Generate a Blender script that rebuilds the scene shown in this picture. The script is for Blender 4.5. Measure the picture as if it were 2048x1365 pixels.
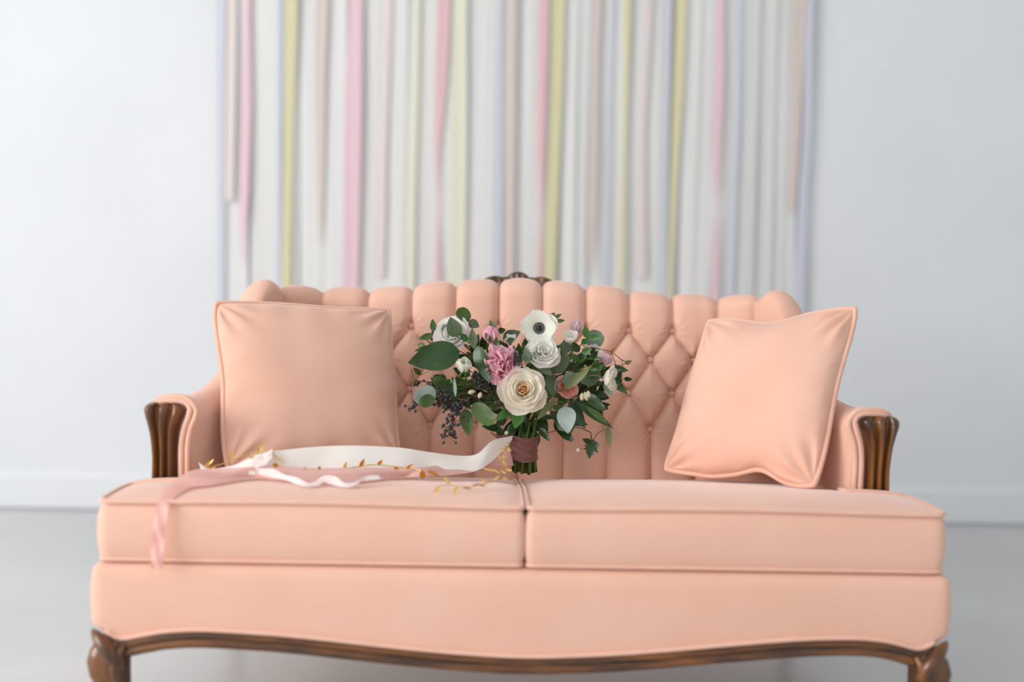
import bpy, bmesh, math, random
import numpy as np
from mathutils import Vector, Matrix, noise
from mathutils.geometry import delaunay_2d_cdt

for o in list(bpy.data.objects):
    bpy.data.objects.remove(o, do_unlink=True)
scene = bpy.context.scene
col = scene.collection
PI = math.pi

# ------------------------------------------------------------------ camera
LENS = 40.0
F = 2048 * LENS / 36.0
CAM = np.array([-0.0717, -1.9625, 0.8703])
YAW, PITCH, ROLL = 0.0211, 0.0633, 0.0213
_f = np.array([math.sin(YAW)*math.cos(PITCH), math.cos(YAW)*math.cos(PITCH), -math.sin(PITCH)])
_r = np.array([math.cos(YAW), -math.sin(YAW), 0.0]); _u = np.cross(_r, _f)
_r, _u = (math.cos(ROLL)*_r + math.sin(ROLL)*_u, -math.sin(ROLL)*_r + math.cos(ROLL)*_u)
cd = bpy.data.cameras.new('camera'); cam = bpy.data.objects.new('camera', cd); col.objects.link(cam)
cam.matrix_world = Matrix(((_r[0], _u[0], -_f[0], CAM[0]), (_r[1], _u[1], -_f[1], CAM[1]), (_r[2], _u[2], -_f[2], CAM[2]), (0, 0, 0, 1)))
cd.lens = LENS; cd.sensor_width = 36; cd.sensor_fit = 'HORIZONTAL'
cd.dof.use_dof = True; cd.dof.focus_distance = 2.36; cd.dof.aperture_fstop = 0.92
cd.clip_start = 0.05
scene.camera = cam

# ------------------------------------------------------------------ world, daylight, exposure
w = bpy.data.worlds.new('world'); scene.world = w; w.use_nodes = True
bg = w.node_tree.nodes['Background']; bg.inputs[0].default_value = (0.95, 0.975, 1.0, 1); bg.inputs[1].default_value = 0.85
def area(name, loc, rot, sx, sy, power, color):
    l = bpy.data.lights.new(name, 'AREA'); l.shape = 'RECTANGLE'; l.size = sx; l.size_y = sy; l.energy = power; l.color = color
    o = bpy.data.objects.new(name, l); col.objects.link(o); o.location = loc; o.rotation_euler = rot
    return o
area('window_left_offscreen', (-4.62, -2.5, 2.0), (0, -PI/2, 0), 2.3, 3.6, 275, (1.0, 0.98, 0.96))
vs = scene.view_settings
vs.view_transform = 'Standard'; vs.look = 'None'; vs.exposure = -0.13; vs.gamma = 1.0; vs.use_curve_mapping = False

# ------------------------------------------------------------------ helpers
def U(px, py, Y):
    """point of the place seen at a photo pixel, at depth Y"""
    d = _f + (px-1024)/F*_r - (py-682.5)/F*_u
    p = CAM + d*(Y-CAM[1])/d[1]
    return Vector(p)

def lin(c):
    return tuple((x/255/12.92 if x/255 <= .04045 else ((x/255+.055)/1.055)**2.4) for x in c)

def new_obj(name, verts, faces, mat, parent=None, smooth=True):
    me = bpy.data.meshes.new(name)
    me.from_pydata([tuple(v) for v in verts], [], faces); me.update()
    if smooth: me.polygons.foreach_set('use_smooth', [True]*len(me.polygons))
    if mat: me.materials.append(mat)
    o = bpy.data.objects.new(name, me); col.objects.link(o)
    if parent: o.parent = parent
    return o

def recalc(o):
    bm = bmesh.new(); bm.from_mesh(o.data); bmesh.ops.remove_doubles(bm, verts=bm.verts, dist=1e-6)
    bmesh.ops.recalc_face_normals(bm, faces=bm.faces); bm.to_mesh(o.data); bm.free()
    return o

def empty(name, loc=(0, 0, 0)):
    o = bpy.data.objects.new(name, None); col.objects.link(o); o.location = loc; o.empty_display_size = .05
    return o

def tag(o, label, cat, group=None):
    o['label'] = label; o['category'] = cat
    if group: o['group'] = group
    return o

def struct(o):
    o['kind'] = 'structure'; return o

def box(x0, x1, y0, y1, z0, z1):
    v = [(x, y, z) for x in (x0, x1) for y in (y0, y1) for z in (z0, z1)]
    f = [(0, 1, 3, 2), (4, 6, 7, 5), (0, 4, 5, 1), (2, 3, 7, 6), (0, 2, 6, 4), (1, 5, 7, 3)]
    return v, f

def join(parts):
    V, Fc = [], []
    for v, f in parts:
        n = len(V); V += [tuple(p) for p in v]; Fc += [tuple(i+n for i in q) for q in f]
    return V, Fc

def grid(P, closed_u=False, closed_v=False, flip=False):
    """P: list of rows of points -> verts, quads"""
    nu, nv = len(P), len(P[0]); V = [tuple(p) for row in P for p in row]; Fc = []
    for i in range(nu if closed_u else nu-1):
        for j in range(nv if closed_v else nv-1):
            a, b = i*nv+j, ((i+1) % nu)*nv+j
            c, d = ((i+1) % nu)*nv+(j+1) % nv, i*nv+(j+1) % nv
            Fc.append((a, d, c, b) if flip else (a, b, c, d))
    return V, Fc

def catmull(pts, n=8, closed=False):
    pts = [np.array(p, float) for p in pts]; out = []
    m = len(pts)
    for i in range(m if closed else m-1):
        if closed: p0, p1, p2, p3 = pts[i-1], pts[i], pts[(i+1) % m], pts[(i+2) % m]
        else:
            p1, p2 = pts[i], pts[i+1]
            p0 = pts[i-1] if i else 2*p1-p2
            p3 = pts[i+2] if i+2 < m else 2*p2-p1
        for k in range(n):
            t = k/n
            out.append(.5*((2*p1)+(-p0+p2)*t+(2*p0-5*p1+4*p2-p3)*t*t+(-p0+3*p1-3*p2+p3)*t**3))
    if not closed: out.append(pts[-1])
    return out

def tube(pts, r, sides=8, closed=False, caps=True):
    pts = [Vector(p) for p in pts]; n = len(pts); rows = []
    t0 = (pts[1]-pts[0]).normalized()
    up = Vector((0, 0, 1)) if abs(t0.z) < .9 else Vector((0, 1, 0))
    nrm = t0.cross(up).normalized()
    for i in range(n):
        if closed: t = (pts[(i+1) % n]-pts[i-1]).normalized()
        else: t = (pts[min(i+1, n-1)]-pts[max(i-1, 0)]).normalized()
        nrm = (nrm - t*nrm.dot(t)).normalized(); bn = t.cross(nrm)
        rr = r[i] if isinstance(r, (list, tuple)) else r
        rows.append([pts[i]+(nrm*math.cos(a)+bn*math.sin(a))*rr for a in [2*PI*k/sides for k in range(sides)]])
    V, Fc = grid(rows, closed_u=closed, closed_v=True)
    if caps and not closed:
        Fc.append(tuple(range(sides))); Fc.append(tuple((n-1)*sides+k for k in reversed(range(sides))))
    return V, Fc

def smooth01(a, b, x):
    t = max(0., min(1., (x-a)/(b-a))); return t*t*(3-2*t)

def interp(x, xs, ys):
    return float(np.interp(x, xs, ys))

# ------------------------------------------------------------------ materials
def mat(name, c, rough=.5, **kw):
    m = bpy.data.materials.new(name); m.use_nodes = True
    b = m.node_tree.nodes['Principled BSDF']
    b.inputs['Base Color'].default_value = (*lin(c), 1); b.inputs['Roughness'].default_value = rough
    for k, v in kw.items():
        b.inputs[k.replace('_', ' ')].default_value = v
    return m

def add_variation(m, c1, c2, scale=4, detail=3, bump=0, bscale=300, stretch=None, bdist=.001):
    nt = m.node_tree; N = nt.nodes; L = nt.links; b = N['Principled BSDF']
    tc = N.new('ShaderNodeTexCoord'); mp = N.new('ShaderNodeMapping'); L.new(tc.outputs['Object'], mp.inputs[0])
    if stretch: mp.inputs['Scale'].default_value = stretch
    nz = N.new('ShaderNodeTexNoise'); nz.inputs['Scale'].default_value = scale; nz.inputs['Detail'].default_value = detail
    L.new(mp.outputs[0], nz.inputs['Vector'])
    rp = N.new('ShaderNodeValToRGB'); rp.color_ramp.elements[0].position = .35; rp.color_ramp.elements[1].position = .65
    rp.color_ramp.elements[0].color = (*lin(c1), 1); rp.color_ramp.elements[1].color = (*lin(c2), 1)
    L.new(nz.outputs[0], rp.inputs[0]); L.new(rp.outputs[0], b.inputs['Base Color'])
    if bump:
        n2 = N.new('ShaderNodeTexNoise'); n2.inputs['Scale'].default_value = bscale; n2.inputs['Detail'].default_value = 2
        L.new(tc.outputs['Object'], n2.inputs['Vector'])
        bp = N.new('ShaderNodeBump'); bp.inputs['Strength'].default_value = bump; bp.inputs['Distance'].default_value = bdist
        L.new(n2.outputs[0], bp.inputs['Height']); L.new(bp.outputs[0], b.inputs['Normal'])
    return m

def velvet(name, c1, c2, scale=5):
    m = mat(name, c1, .85, Sheen_Weight=.6, Sheen_Roughness=.4, Sheen_Tint=(1, .90, .90, 1), Specular_IOR_Level=.15)
    return add_variation(m, c1, c2, scale, 3, .25, 900, bdist=.0006)

M = {}
M['velvet'] = velvet('peach_velvet', (236, 187, 164), (239, 193, 172))
M['velvet_pillow'] = velvet('peach_velvet_pillow', (236, 187, 164), (239, 193, 172), 6)
M['piping'] = velvet('peach_piping', (236, 187, 164), (239, 193, 172), 30)
M['wood'] = add_variation(mat('walnut', (110, 62, 25), .32, Coat_Weight=.5, Coat_Roughness=.15), (62, 34, 10), (124, 73, 23), 12, 4, .1, 80, (3, 3, .6))
M['wood_rail'] = add_variation(mat('walnut_rail', (110, 62, 25), .26, Coat_Weight=.4, Coat_Roughness=.2), (62, 34, 10), (124, 73, 23), 16, 4, .1, 80, (.5, 5, 5))
M['wall'] = add_variation(mat('wall_paint', (234, 237, 240), .75), (232, 235, 238), (236, 239, 242), 2, 2, .08, 220)
M['ceiling'] = mat('ceiling_paint', (238, 239, 240), .9)
M['trim'] = mat('trim_paint', (236, 239, 242), .45)
M['floor'] = add_variation(mat('painted_concrete', (205, 207, 208), .38), (206, 207, 206), (217, 218, 218), 1.6, 5, .05, 40)

def cloth(name, c, transl=.35, transp=0.0, rough=.55, sheen=.2):
    m = mat(name, c, rough, Sheen_Weight=sheen)
    nt = m.node_tree; N = nt.nodes; L = nt.links; b = N['Principled BSDF']; out = N['Material Output']
    t = N.new('ShaderNodeBsdfTranslucent'); t.inputs[0].default_value = (*lin(c), 1)
    mx = N.new('ShaderNodeMixShader'); mx.inputs[0].default_value = transl
    L.new(b.outputs[0], mx.inputs[1]); L.new(t.outputs[0], mx.inputs[2]); last = mx
    if transp:
        tr = N.new('ShaderNodeBsdfTransparent'); m2 = N.new('ShaderNodeMixShader'); m2.inputs[0].default_value = transp
        L.new(mx.outputs[0], m2.inputs[1]); L.new(tr.outputs[0], m2.inputs[2]); last = m2
    L.new(last.outputs[0], out.inputs[0])
    return m

def leafmat(name, c1, c2, rough=.4, transl=.08):
    c1 = [x*.82 for x in c1]; c2 = [x*.86 for x in c2]
    m = mat(name, c1, rough)
    add_variation(m, c1, c2, 25, 2)
    nt = m.node_tree; N = nt.nodes; L = nt.links; b = N['Principled BSDF']; out = N['Material Output']
    t = N.new('ShaderNodeBsdfTranslucent'); t.inputs[0].default_value = (*lin([min(255, x*1.15) for x in c2]), 1)
    mx = N.new('ShaderNodeMixShader'); mx.inputs[0].default_value = transl
    L.new(b.outputs[0], mx.inputs[1]); L.new(t.outputs[0], mx.inputs[2]); L.new(mx.outputs[0], out.inputs[0])
    return m

# ------------------------------------------------------------------ the room
WY = 2.0
struct(new_obj('floor', *box(-4.5, 4.5, -5.0, WY+.1, -.05, 0), M['floor'], smooth=False))
struct(new_obj('wall_back', *box(-4.5, 4.5, WY, WY+.1, 0, 3.3), M['wall'], smooth=False))
struct(new_obj('wall_right', *box(4.5, 4.6, -5.0, WY+.1, 0, 3.3), M['wall'], smooth=False))
struct(new_obj('ceiling', *box(-4.5, 4.6, -5.0, WY+.1, 3.3, 3.4), M['ceiling'], smooth=False))
wy0, wy1, wz0, wz1 = -4.3, -.7, .85, 3.15
struct(new_obj('wall_left', *join([box(-4.6, -4.5, -5.0, wy0, 0, 3.3), box(-4.6, -4.5, wy1, WY+.1, 0, 3.3),
                                   box(-4.6, -4.5, wy0, wy1, 0, wz0), box(-4.6, -4.5, wy0, wy1, wz1, 3.3)]), M['wall'], smooth=False))
struct(new_obj('window_1', *join([box(-4.58, -4.52, wy0, wy1, wz0, wz0+.06), box(-4.58, -4.52, wy0, wy1, wz1-.06, wz1),
                                  *[box(-4.58, -4.52, y-.03, y+.03, wz0, wz1) for y in (wy0+.03, wy0+1.2, wy0+2.4, wy1-.03)]]), M['trim'], smooth=False))
def baseboard(name, x0, x1):
    prof = [(WY, 0.006), (WY-.016, .006), (WY-.016, .115), (WY-.013, .123), (WY-.006, .128), (WY, .129)]
    rows = [[(x, y, z) for y, z in prof] for x in (x0, x1)]
    return struct(new_obj(name, *grid(rows), M['trim'], smooth=False))
baseboard('baseboard_back', -4.5, 4.5)

# ------------------------------------------------------------------ the sofa
sofa = tag(empty('sofa', (0, .35, 0)), 'peach velvet two-seat sofa with tufted back and carved walnut trim', 'sofa')
def part(name, vf, m, parent=None, smooth=True, fix=True):
    o = new_obj(name, *vf, m, None, smooth)
    if fix: recalc(o)
    pr = parent or sofa
    o.parent = pr; o.matrix_parent_inverse = parent_inv(pr)
    return o
def parent_inv(p):
    mt = Matrix.Identity(4); q = p
    if q.type != 'EMPTY': return mt
    while q is not None:
        mt = Matrix.Translation(q.location) @ q.rotation_euler.to_matrix().to_4x4() @ mt if q.type == 'EMPTY' else mt
        q = q.parent
    return mt.inverted()

# lower edge of the front of the seat, a serpentine line
ax = [-.757, -.735, -.70, -.66, -.622, -.562, -.48, -.389, -.214, -.1, 0, .1, .223, .399, .49, .575, .63, .665, .70, .735, .757]
az = [.243, .232, .213, .219, .226, .230, .227, .221, .204, .195, .191, .194, .203, .221, .229, .232, .229, .222, .215, .233, .245]
_s = catmull([(x, z, 0) for x, z in zip(ax, az)], 10)
_sx = [p[0] for p in _s]; _sz = [p[1] for p in _s]
def apron_z(x): return interp(x, _sx, _sz)

# upholstered seat base
def rounded_poly(pts, rad, n=6):
    out = []; m = len(pts)
    for i in range(m):
        a, b, c = Vector(pts[i-1]), Vector(pts[i]), Vector(pts[(i+1) % m])
        d1 = (a-b).normalized(); d2 = (c-b).normalized(); r = rad[i] if isinstance(rad, (list, tuple)) else rad
        ang = d1.angle(d2); t = min(r/math.tan(ang/2), .45*(a-b).length, .45*(c-b).length)
        p1, p2 = b+d1*t, b+d2*t
        for k in range(n+1):
            s = k/n; out.append((1-s)**2*p1+2*s*(1-s)*b+s*s*p2)
    return out
def densify(pts, step):
    out = []
    for i in range(len(pts)):
        a, b = pts[i], pts[(i+1) % len(pts)]; k = max(1, int((b-a).length/step))
        out += [a+(b-a)*(j/k) for j in range(k)]
    return out
def inset(pts, d):
    """offset a counter-clockwise closed outline inwards by d"""
    out = []; m = len(pts)
    for i in range(m):
        t = (pts[(i+1) % m]-pts[i-1])
        if t.length < 1e-9: t = Vector((1, 0))
        t.normalize(); out.append(pts[i]+Vector((-t.y, t.x))*d)
    return out
base_pl = densify(rounded_poly([Vector((-.754, -.012)), Vector((.756, -.012)), Vector((.756, .15)), Vector((.72, .24)), Vector((.66, .70)),
                                Vector((-.66, .70)), Vector((-.72, .24)), Vector((-.757, .15))], [.024, .024, .04, .1, .06, .06, .1, .04]), .012)
def zb(p):
    if p.y < .03: return apron_z(p.x)
    return .243-.03*smooth01(.03, .25, p.y)
rows = []
for fr, ins in ((1.0, .10), (1.0, .034), (.985, .018), (.95, .008), (.89, .002), (.8, 0), (.6, -.002), (.4, -.003), (.2, -.001), (0.06, -.001), (0, .001), (0, .04)):
    q = inset(base_pl, ins)
    rows.append([(p.x, p.y, zb(b)+(.347-zb(b))*fr) for p, b in zip(q, base_pl)])
V, Fc = grid(rows, closed_v=True); m_ = len(base_pl)
Fc.append(tuple(range(m_))); Fc.append(tuple((len(rows)-1)*m_+k for k in reversed(range(m_))))
part('seat_base', (V, Fc), M['velvet'])
# thin welt along the lower edge of the upholstery
fw = [(x, -.0155, apron_z(x)+.004) for x in np.linspace(-.725, .725, 150)]
part('welt', tube(fw, .0042, 6), M['piping'])

# walnut front rail, a moulded profile that follows the serpentine edge
prof = [(-.012, .001), (-.018, -.002), (-.021, -.007), (-.019, -.0115), (-.0165, -.013), (-.020, -.016), (-.023, -.021), (-.020, -.0265), (-.012, -.029), (.012, -.027), (.012, .0)]
xs = np.linspace(-.715, .715, 180); rows = []
for x in xs:
    h = .003
    sl = (apron_z(x+h)-apron_z(x-h))/(2*h); k = 1/math.sqrt(1+sl*sl)
    rows.append([(x-dz*sl*k*.8, y, apron_z(x)+dz*(1.0)) for y, dz in prof])
part('front_rail', grid(rows, closed_v=True), M['wood_rail'])
for s in (-1, 1):
    v, f = box(-.012, .012, .03, .66, .185, .222)
    part('side_rail', ([(s*(.715-.06*smooth01(.1, .66, y))+x, y, z) for x, y, z in v], f), M['wood'])


# cabriole legs: carved knee, narrow ankle, scrolled foot
def leg(sx, y0, sy, parent, top):
    rows = []; n = 28
    zs = [top, top-.008, top-.02, top-.035, top-.055, top-.08, .12, .085, .055, .035, .022, .012, .004, 0]
    off = [0.010, .004, .010, .018, .022, .020, .012, .004, .000, .002, .007, .011, .012, .012]
    rad = [.010, .020, .029, .034, .036, .034, .028, .022, .018, .018, .021, .024, .024, .020]
    for z, o_, r in zip(zs, off, rad):
        row = []
        for k in range(n):
            a = 2*PI*k/n
            flute = 1+.07*math.cos(5*(a-PI/4))*smooth01(.06, .16, z)
            row.append((sx*(.706+o_*.8+r*flute*math.cos(a)), y0+sy*(o_*.7+r*.9*flute*math.sin(a)), z))
        rows.append(row)
    V, Fc = grid(rows, closed_v=True)
    Fc.append(tuple(range(n))); Fc.append(tuple((len(rows)-1)*n+k for k in reversed(range(n))))
    o = part('leg', (V, Fc), M['wood'], parent)
    return o
for s in (-1, 1):
    l = leg(s, .014, -1, sofa, .232)
    # carved leaf that climbs from the knee over the corner of the upholstery
    pts = catmull([(s*.694, -.026, .165), (s*.706, -.032, .188), (s*.720, -.030, .206), (s*.735, -.021, .221), (s*.747, -.010, .229)], 6)
    part('knee_scroll', tube(pts, [.004+.009*math.sin(PI*min(1, (i+3)/(len(pts)+2))) for i in range(len(pts))], 10), M['wood'], l)
    pts = catmull([(s*.690, -.020, .206), (s*.699, -.028, .188), (s*.703, -.030, .165), (s*.702, -.026, .14)], 6)
    part('knee_scroll', tube(pts, [.003+.007*math.sin(PI*(i+2)/(len(pts)+3)) for i in range(len(pts))], 10), M['wood'], l)
    leg(s*.90, .63, 1, sofa, .215)

# back and arms: one continuous upholstered wall, swept along a plan line
half = [(0, .53), (.44, .53)]
half += [(.44+.10*math.sin(a), .43+.10*math.cos(a)) for a in np.linspace(0.05, PI/2-.25, 14)]
half += [(.568, .36), (.602, .27), (.628, .192)]
pl = [Vector(p) for p in half]
cum = [0.]
for a, b in zip(pl, pl[1:]): cum.append(cum[-1]+(b-a).length)
LEN = cum[-1]
def path(u):
    s = abs(u); sg = 1 if u >= 0 else -1
    x = interp(s, cum, [p.x for p in pl]); y = interp(s, cum, [p.y for p in pl])
    h = .012
    x2, y2 = interp(s+h, cum, [p.x for p in pl]), interp(s+h, cum, [p.y for p in pl])
    x1, y1 = (interp(s-h, cum, [p.x for p in pl]), interp(s-h, cum, [p.y for p in pl])) if s > h else (x-.001, y)
    t = Vector((x2-x1, y2-y1)).normalized(); n = Vector((-t.y, t.x))
    if n.y < 0 and abs(n.x) < .5: n = -n
    if s > .47 and n.x < 0: n = -n
    return Vector((sg*x, y)), Vector((sg*n.x, n.y))
# top line of the wall by arc length from the centre
tu = [0, .10, .20, .30, .40, .46, .50, .53, .553, .575, .60, .63, .66, .72, LEN]
tz = [.847, .842, .834, .821, .819, .821, .827, .834, .816, .772, .718, .670, .643, .618, .600]
_t = catmull([(a, b, 0) for a, b in zip(tu, tz)], 8)
def top_z(u): return interp(abs(u), [p[0] for p in _t], [p[1] for p in _t])
SP = .0985
ROWS = [.737, .671, .597, .518]
segs = []; btn = []
for k in range(-6, 7):
    a = (k+.5)*SP
    if abs(a) > .5: a = math.copysign(.5, a)
    if abs(k+.5) < 5.6: segs.append((a, ROWS[0], a, 1.2)); btn.append((a, ROWS[0])); btn.append((a, ROWS[2]))
    c = k*SP
    if abs(c) < .46:
        segs.append((c, ROWS[3], c, .30)); btn.append((c, ROWS[1])); btn.append((c, ROWS[3]))
        for d in (-.5, .5):
            if abs(c+d*SP*1) < .5:
                segs.append((c, ROWS[1], c+d*SP, ROWS[0])); segs.append((c, ROWS[1], c+d*SP, ROWS[2])); segs.append((c, ROWS[3], c+d*SP, ROWS[2]))
SG = np.array(segs); BT = np.array(btn)
def tuft(u, h):
    """puffed height of the tufted face; u, h arrays"""
    p = np.stack([u, h], -1)[:, None, :]
    a = SG[None, :, :2]; b = SG[None, :, 2:]; ab = b-a
    t = np.clip(((p-a)*ab).sum(-1)/(ab**2).sum(-1), 0, 1)
    d = np.sqrt((((a+ab*t[..., None])-p)**2).sum(-1)).min(1)
    dv = p-BT[None]; rb_all = np.sqrt((dv**2).sum(-1)); ib = rb_all.argmin(1); rb = rb_all.min(1)
    th = np.arctan2(dv[np.arange(len(u)), ib, 1], dv[np.arange(len(u)), ib, 0])
    puff = .017*(1-np.exp(-d/.012))+.005*(1-np.exp(-(d/.004)))
    dim = -.013*np.exp(-(rb/.012)**2)
    wr = .0019*np.sin(th*11+ib*1.7)*np.exp(-((rb-.018)/.013)**2)
    return puff+dim+wr
NU = 470
us = np.linspace(-LEN, LEN, NU)
inner_n, cap_n, out_n = 110, 26, 14
P_ = np.zeros((NU, inner_n+cap_n+out_n, 3))
def wall_section(u):
    s = abs(u); zt = top_z(u)
    arm = smooth01(.53, .66, s)
    cn = smooth01(.40, .53, s)
    rk = .20*(1-cn)+.07*cn
    th = .105*(1-cn)+.062*cn+.026*smooth01(.58, .70, s)
    r = th/2*(1-.15*(1-arm))
    pts = []
    for z in np.linspace(.33, zt-r, inner_n): pts.append((rk*(z-.44), z, -1.0, 0.0, z))
    nc = rk*(zt-r-.44)
    for k in range(1, cap_n+1):
        a = PI*k/cap_n
        hh = (zt-r)+r*a   # unrolled height over the top
        pts.append((nc+th/2-th/2*math.cos(a), zt-r+r*math.sin(a), -math.cos(a), math.sin(a), hh))
    n_end = nc+th
    for k in range(1, out_n+1):
        z = (zt-r)+(.215-(zt-r))*k/out_n
        nn = (th*.62 + .02*(z-.2))*(arm)+(.10+rk*(z-.44)*.6)*(1-arm)
        e = smooth01(0, 5, k)
        pts.append((n_end*(1-e)+nn*e, z, 1.0, 0.0, 2.0))
    return pts
for i, u in enumerate(us):
    p0, n = path(u); sec = wall_section(u); s = abs(u)
    H = np.array([q[4] for q in sec]); fade = 1-smooth01(.53, .57, s)
    tf = tuft(np.full(len(H), u), H)-.018 if fade > 0 else np.zeros(len(H))
    for j, q in enumerate(sec):
        env = fade*(1.0 if q[4] < 1.9 else 0.0)
        if j >= inner_n: env *= 1-.75*smooth01(inner_n+8, inner_n+cap_n, j)
        d = tf[j]*env
        nn = q[0]+q[2]*d; zz = q[1]+q[3]*d
        P_[i, j] = (p0.x+n.x*nn, p0.y+n.y*nn, zz)
i0 = int(np.argmin(abs(us+.62))); i1 = int(np.argmin(abs(us-.62)))
def face_point(u, h):
    p0, n = path(u); zt = top_z(u); k = .2*(h-.44)
    return Vector((p0.x+n.x*k, p0.y+n.y*k, h)), n
back = part('backrest', grid(P_[i0:i1+1].tolist()), M['velvet'])
nj = P_.shape[1]
for a, b, cap in ((0, i0, 0), (i1, NU-1, NU-1)):
    V, Fc = grid(P_[a:b+1].tolist()); n0 = 0 if cap == 0 else (b-a)*nj
    Fc.append(tuple(n0+j for j in range(nj)))
    part('arm', (V, Fc), M['velvet'])

# covered buttons
ball = []
for i in range(7):
    ph = PI*i/6
    ball.append([(math.sin(ph)*math.cos(t)*.0075, -math.cos(ph)*.004, math.sin(ph)*math.sin(t)*.0075) for t in [2*PI*k/12 for k in range(12)]])
bme = new_obj('button', *grid(ball, closed_v=True), M['piping']); recalc(bme); first = True
for (u, h) in btn:
    if abs(u) > .54: continue
    p, n = face_point(u, h)
    o = bme if first else bme.copy()
    if not first: col.objects.link(o)
    first = False
    o.parent = back; o.matrix_parent_inverse = parent_inv(back)
    o.location = (p.x+n.x*.021, p.y+n.y*.021, p.z); o.rotation_euler = (0, 0, math.atan2(n.y, n.x)-PI/2)

# walnut facings on the front of the arms, three carved ribs, with the double welt beside them
def facing(s):
    zs = [.30, .40, .455, .50, .54, .565, .583, .595, .602, .605]
    xo = [.708, .706, .705, .704, .707, .712, .717, .718, .712, .703]
    xi = [.660, .660, .660, .660, .658, .652, .643, .640, .646, .655]
    fy = [0, 0, 0, 0, -.003, -.006, -.008, -.007, -.002, .008]
    c = catmull(list(zip(zs, xo, xi)), 5); rows = []
    for q in c:
        z, o_, i_ = q; f0 = interp(z, zs, fy); row = []
        for k in range(25):
            t = k/24; lob = abs(math.sin(PI*(t*3 if t < 1 else 3)))**.6
            row.append((s*(o_+(i_-o_)*t), .190+f0-.020*lob*(1-.25*t)+.006*(abs(2*t-1)**6), z))
        row += [(s*i_, .222, z), (s*o_, .222, z)]
        rows.append(row)
    V, Fc = grid(rows, closed_v=True); n = len(rows[0])
    Fc.append(tuple((len(rows)-1)*n+k for k in range(n)))
    part('arm_facing', (V, Fc), M['wood'])
    for off, r in ((.007, .0062), (.0185, .0058)):
        line = [(.654-off, .186, .33), (.654-off, .185, .46), (.654-off, .184, .52), (.648-off, .181, .555), (.640-off*1.1, .179, .580), (.636-off*.9, .179, .596),
                (.643-off*.4, .180, .604+off*.55), (.66, .182, .606+off*.55), (.684, .186, .604+off*.5), (.70, .192, .598+off*.4)]
        part('welt', tube([(s*x, y, z) for x, y, z in catmull(line, 6)], r, 8), M['piping'])
facing(-1); facing(1)

# loose seat cushions, each with a T-shaped ear in front of the arm
def seat_z(x, y):
    """height of the cushion tops"""
    x0 = abs(x)
    d = min(y+.0, x0-.004, .52-y, (.742-x0) if y < .165 else max(.615-x0, 0) if y > .19 else .742-x0)
    d = max(d, 0)
    return .456+.012*(1-math.exp(-d/.03))-.052*smooth01(.08, .60, y)-.004*smooth01(.0, .74, abs(x0-.37)*2)
def cushion(s):
    out = rounded_poly([Vector((.0035, 0)), Vector((.742, 0)), Vector((.742, .165)), Vector((.612, .168)), Vector((.600, .535)), Vector((.0035, .535))],
                       [.012, .02, .02, .01, .03, .02], 5)
    out = densify(out, .012)
    ins = inset(out, .006)
    rows = []
    for fr, bul in ((0, -.004), (.12, .002), (.3, .005), (.5, .006), (.7, .005), (.88, .002), (1, -.004)):
        q = inset(out, -bul)
        rows.append([(s*p.x, p.y, .348+(seat_z(b.x, b.y)-.348-.002)*fr) for p, b in zip(q, out)])
    nb = len(out); V, Fc = grid(rows, closed_v=True)
    # crowned top and flat underside
    pts2 = [p.copy() for p in inset(out, .004)]
    rim = list(range(nb))
    for x in np.arange(.02, .735, .016):
        for y in np.arange(.012, .53, .016):
            if x > .598 and y > .155: continue
            pts2.append(Vector((x, y)))
    vo, eo, fo, *_ = delaunay_2d_cdt(pts2, [(i, (i+1) % nb) for i in range(nb)], [], 1, 1e-6)
    n0 = len(V); V += [(s*p.x, p.y, seat_z(p.x, p.y)) for p in vo]; Fc += [tuple(n0+i for i in f) for f in fo]
    Fc.append(tuple(range(nb)))
    o = new_obj('seat_cushion', V, Fc, M['velvet'])
    bm = bmesh.new(); bm.from_mesh(o.data); bmesh.ops.remove_doubles(bm, verts=bm.verts, dist=.0022)
    bmesh.ops.recalc_face_normals(bm, faces=bm.faces); bm.to_mesh(o.data); bm.free()
    o.parent = sofa; o.matrix_parent_inverse = parent_inv(sofa)
    for top in (1, 0):
        q = inset(out, .001)
        pp = [(s*p.x, p.y, (seat_z(b.x, b.y)+.001) if top else .352) for p, b in zip(q, out)]
        part('piping', tube(pp, .0048 if top else .004, 6, closed=True), M['piping'], o)
cushion(-1); cushion(1)

# carved walnut crest in the middle of the top rail
cr = []
def lobe(cx, cz, w_, h_, y, tilt, flutes):
    rows = []
    for i in range(9):
        v = i/8; row = []
        for k in range(33):
            t = k/32; x = (2*t-1)
            z = math.sqrt(max(0, 1-x*x))**.8*h_*v
            dep = .016*math.sin(PI*t)**.5*(1-.55*v*v)+.005*abs(math.sin(PI*flutes*t))*v
            xx = cx+w_*x*(.75+.25*v); row.append((xx, y-dep, cz+z+tilt*x*w_))
        rows.append(row)
    bk = [[(p[0], y+.012, p[2]) for p in rows[0]], *rows, [(p[0], y+.012, p[2]) for p in rows[-1]]]
    return grid(bk)
crest = part('crest', lobe(-.004, .815, .036, .049, .712, 0, 5), M['wood'])
for s in (-1, 1):
    part('crest_leaf', lobe(s*.063-.004, .808, .042, .044, .715, -s*.22, 3), M['wood'], crest)
    part('crest_leaf', lobe(s*.035-.004, .812, .022, .039, .708, -s*.3, 2), M['wood'], crest)
part('top_rail', tube(catmull([(-.5, .735, .765), (-.3, .738, .775), (-.1, .738, .80), (0, .738, .81), (.1, .738, .80), (.3, .738, .775), (.5, .735, .765)], 8), .018, 10), M['wood'])

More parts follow.
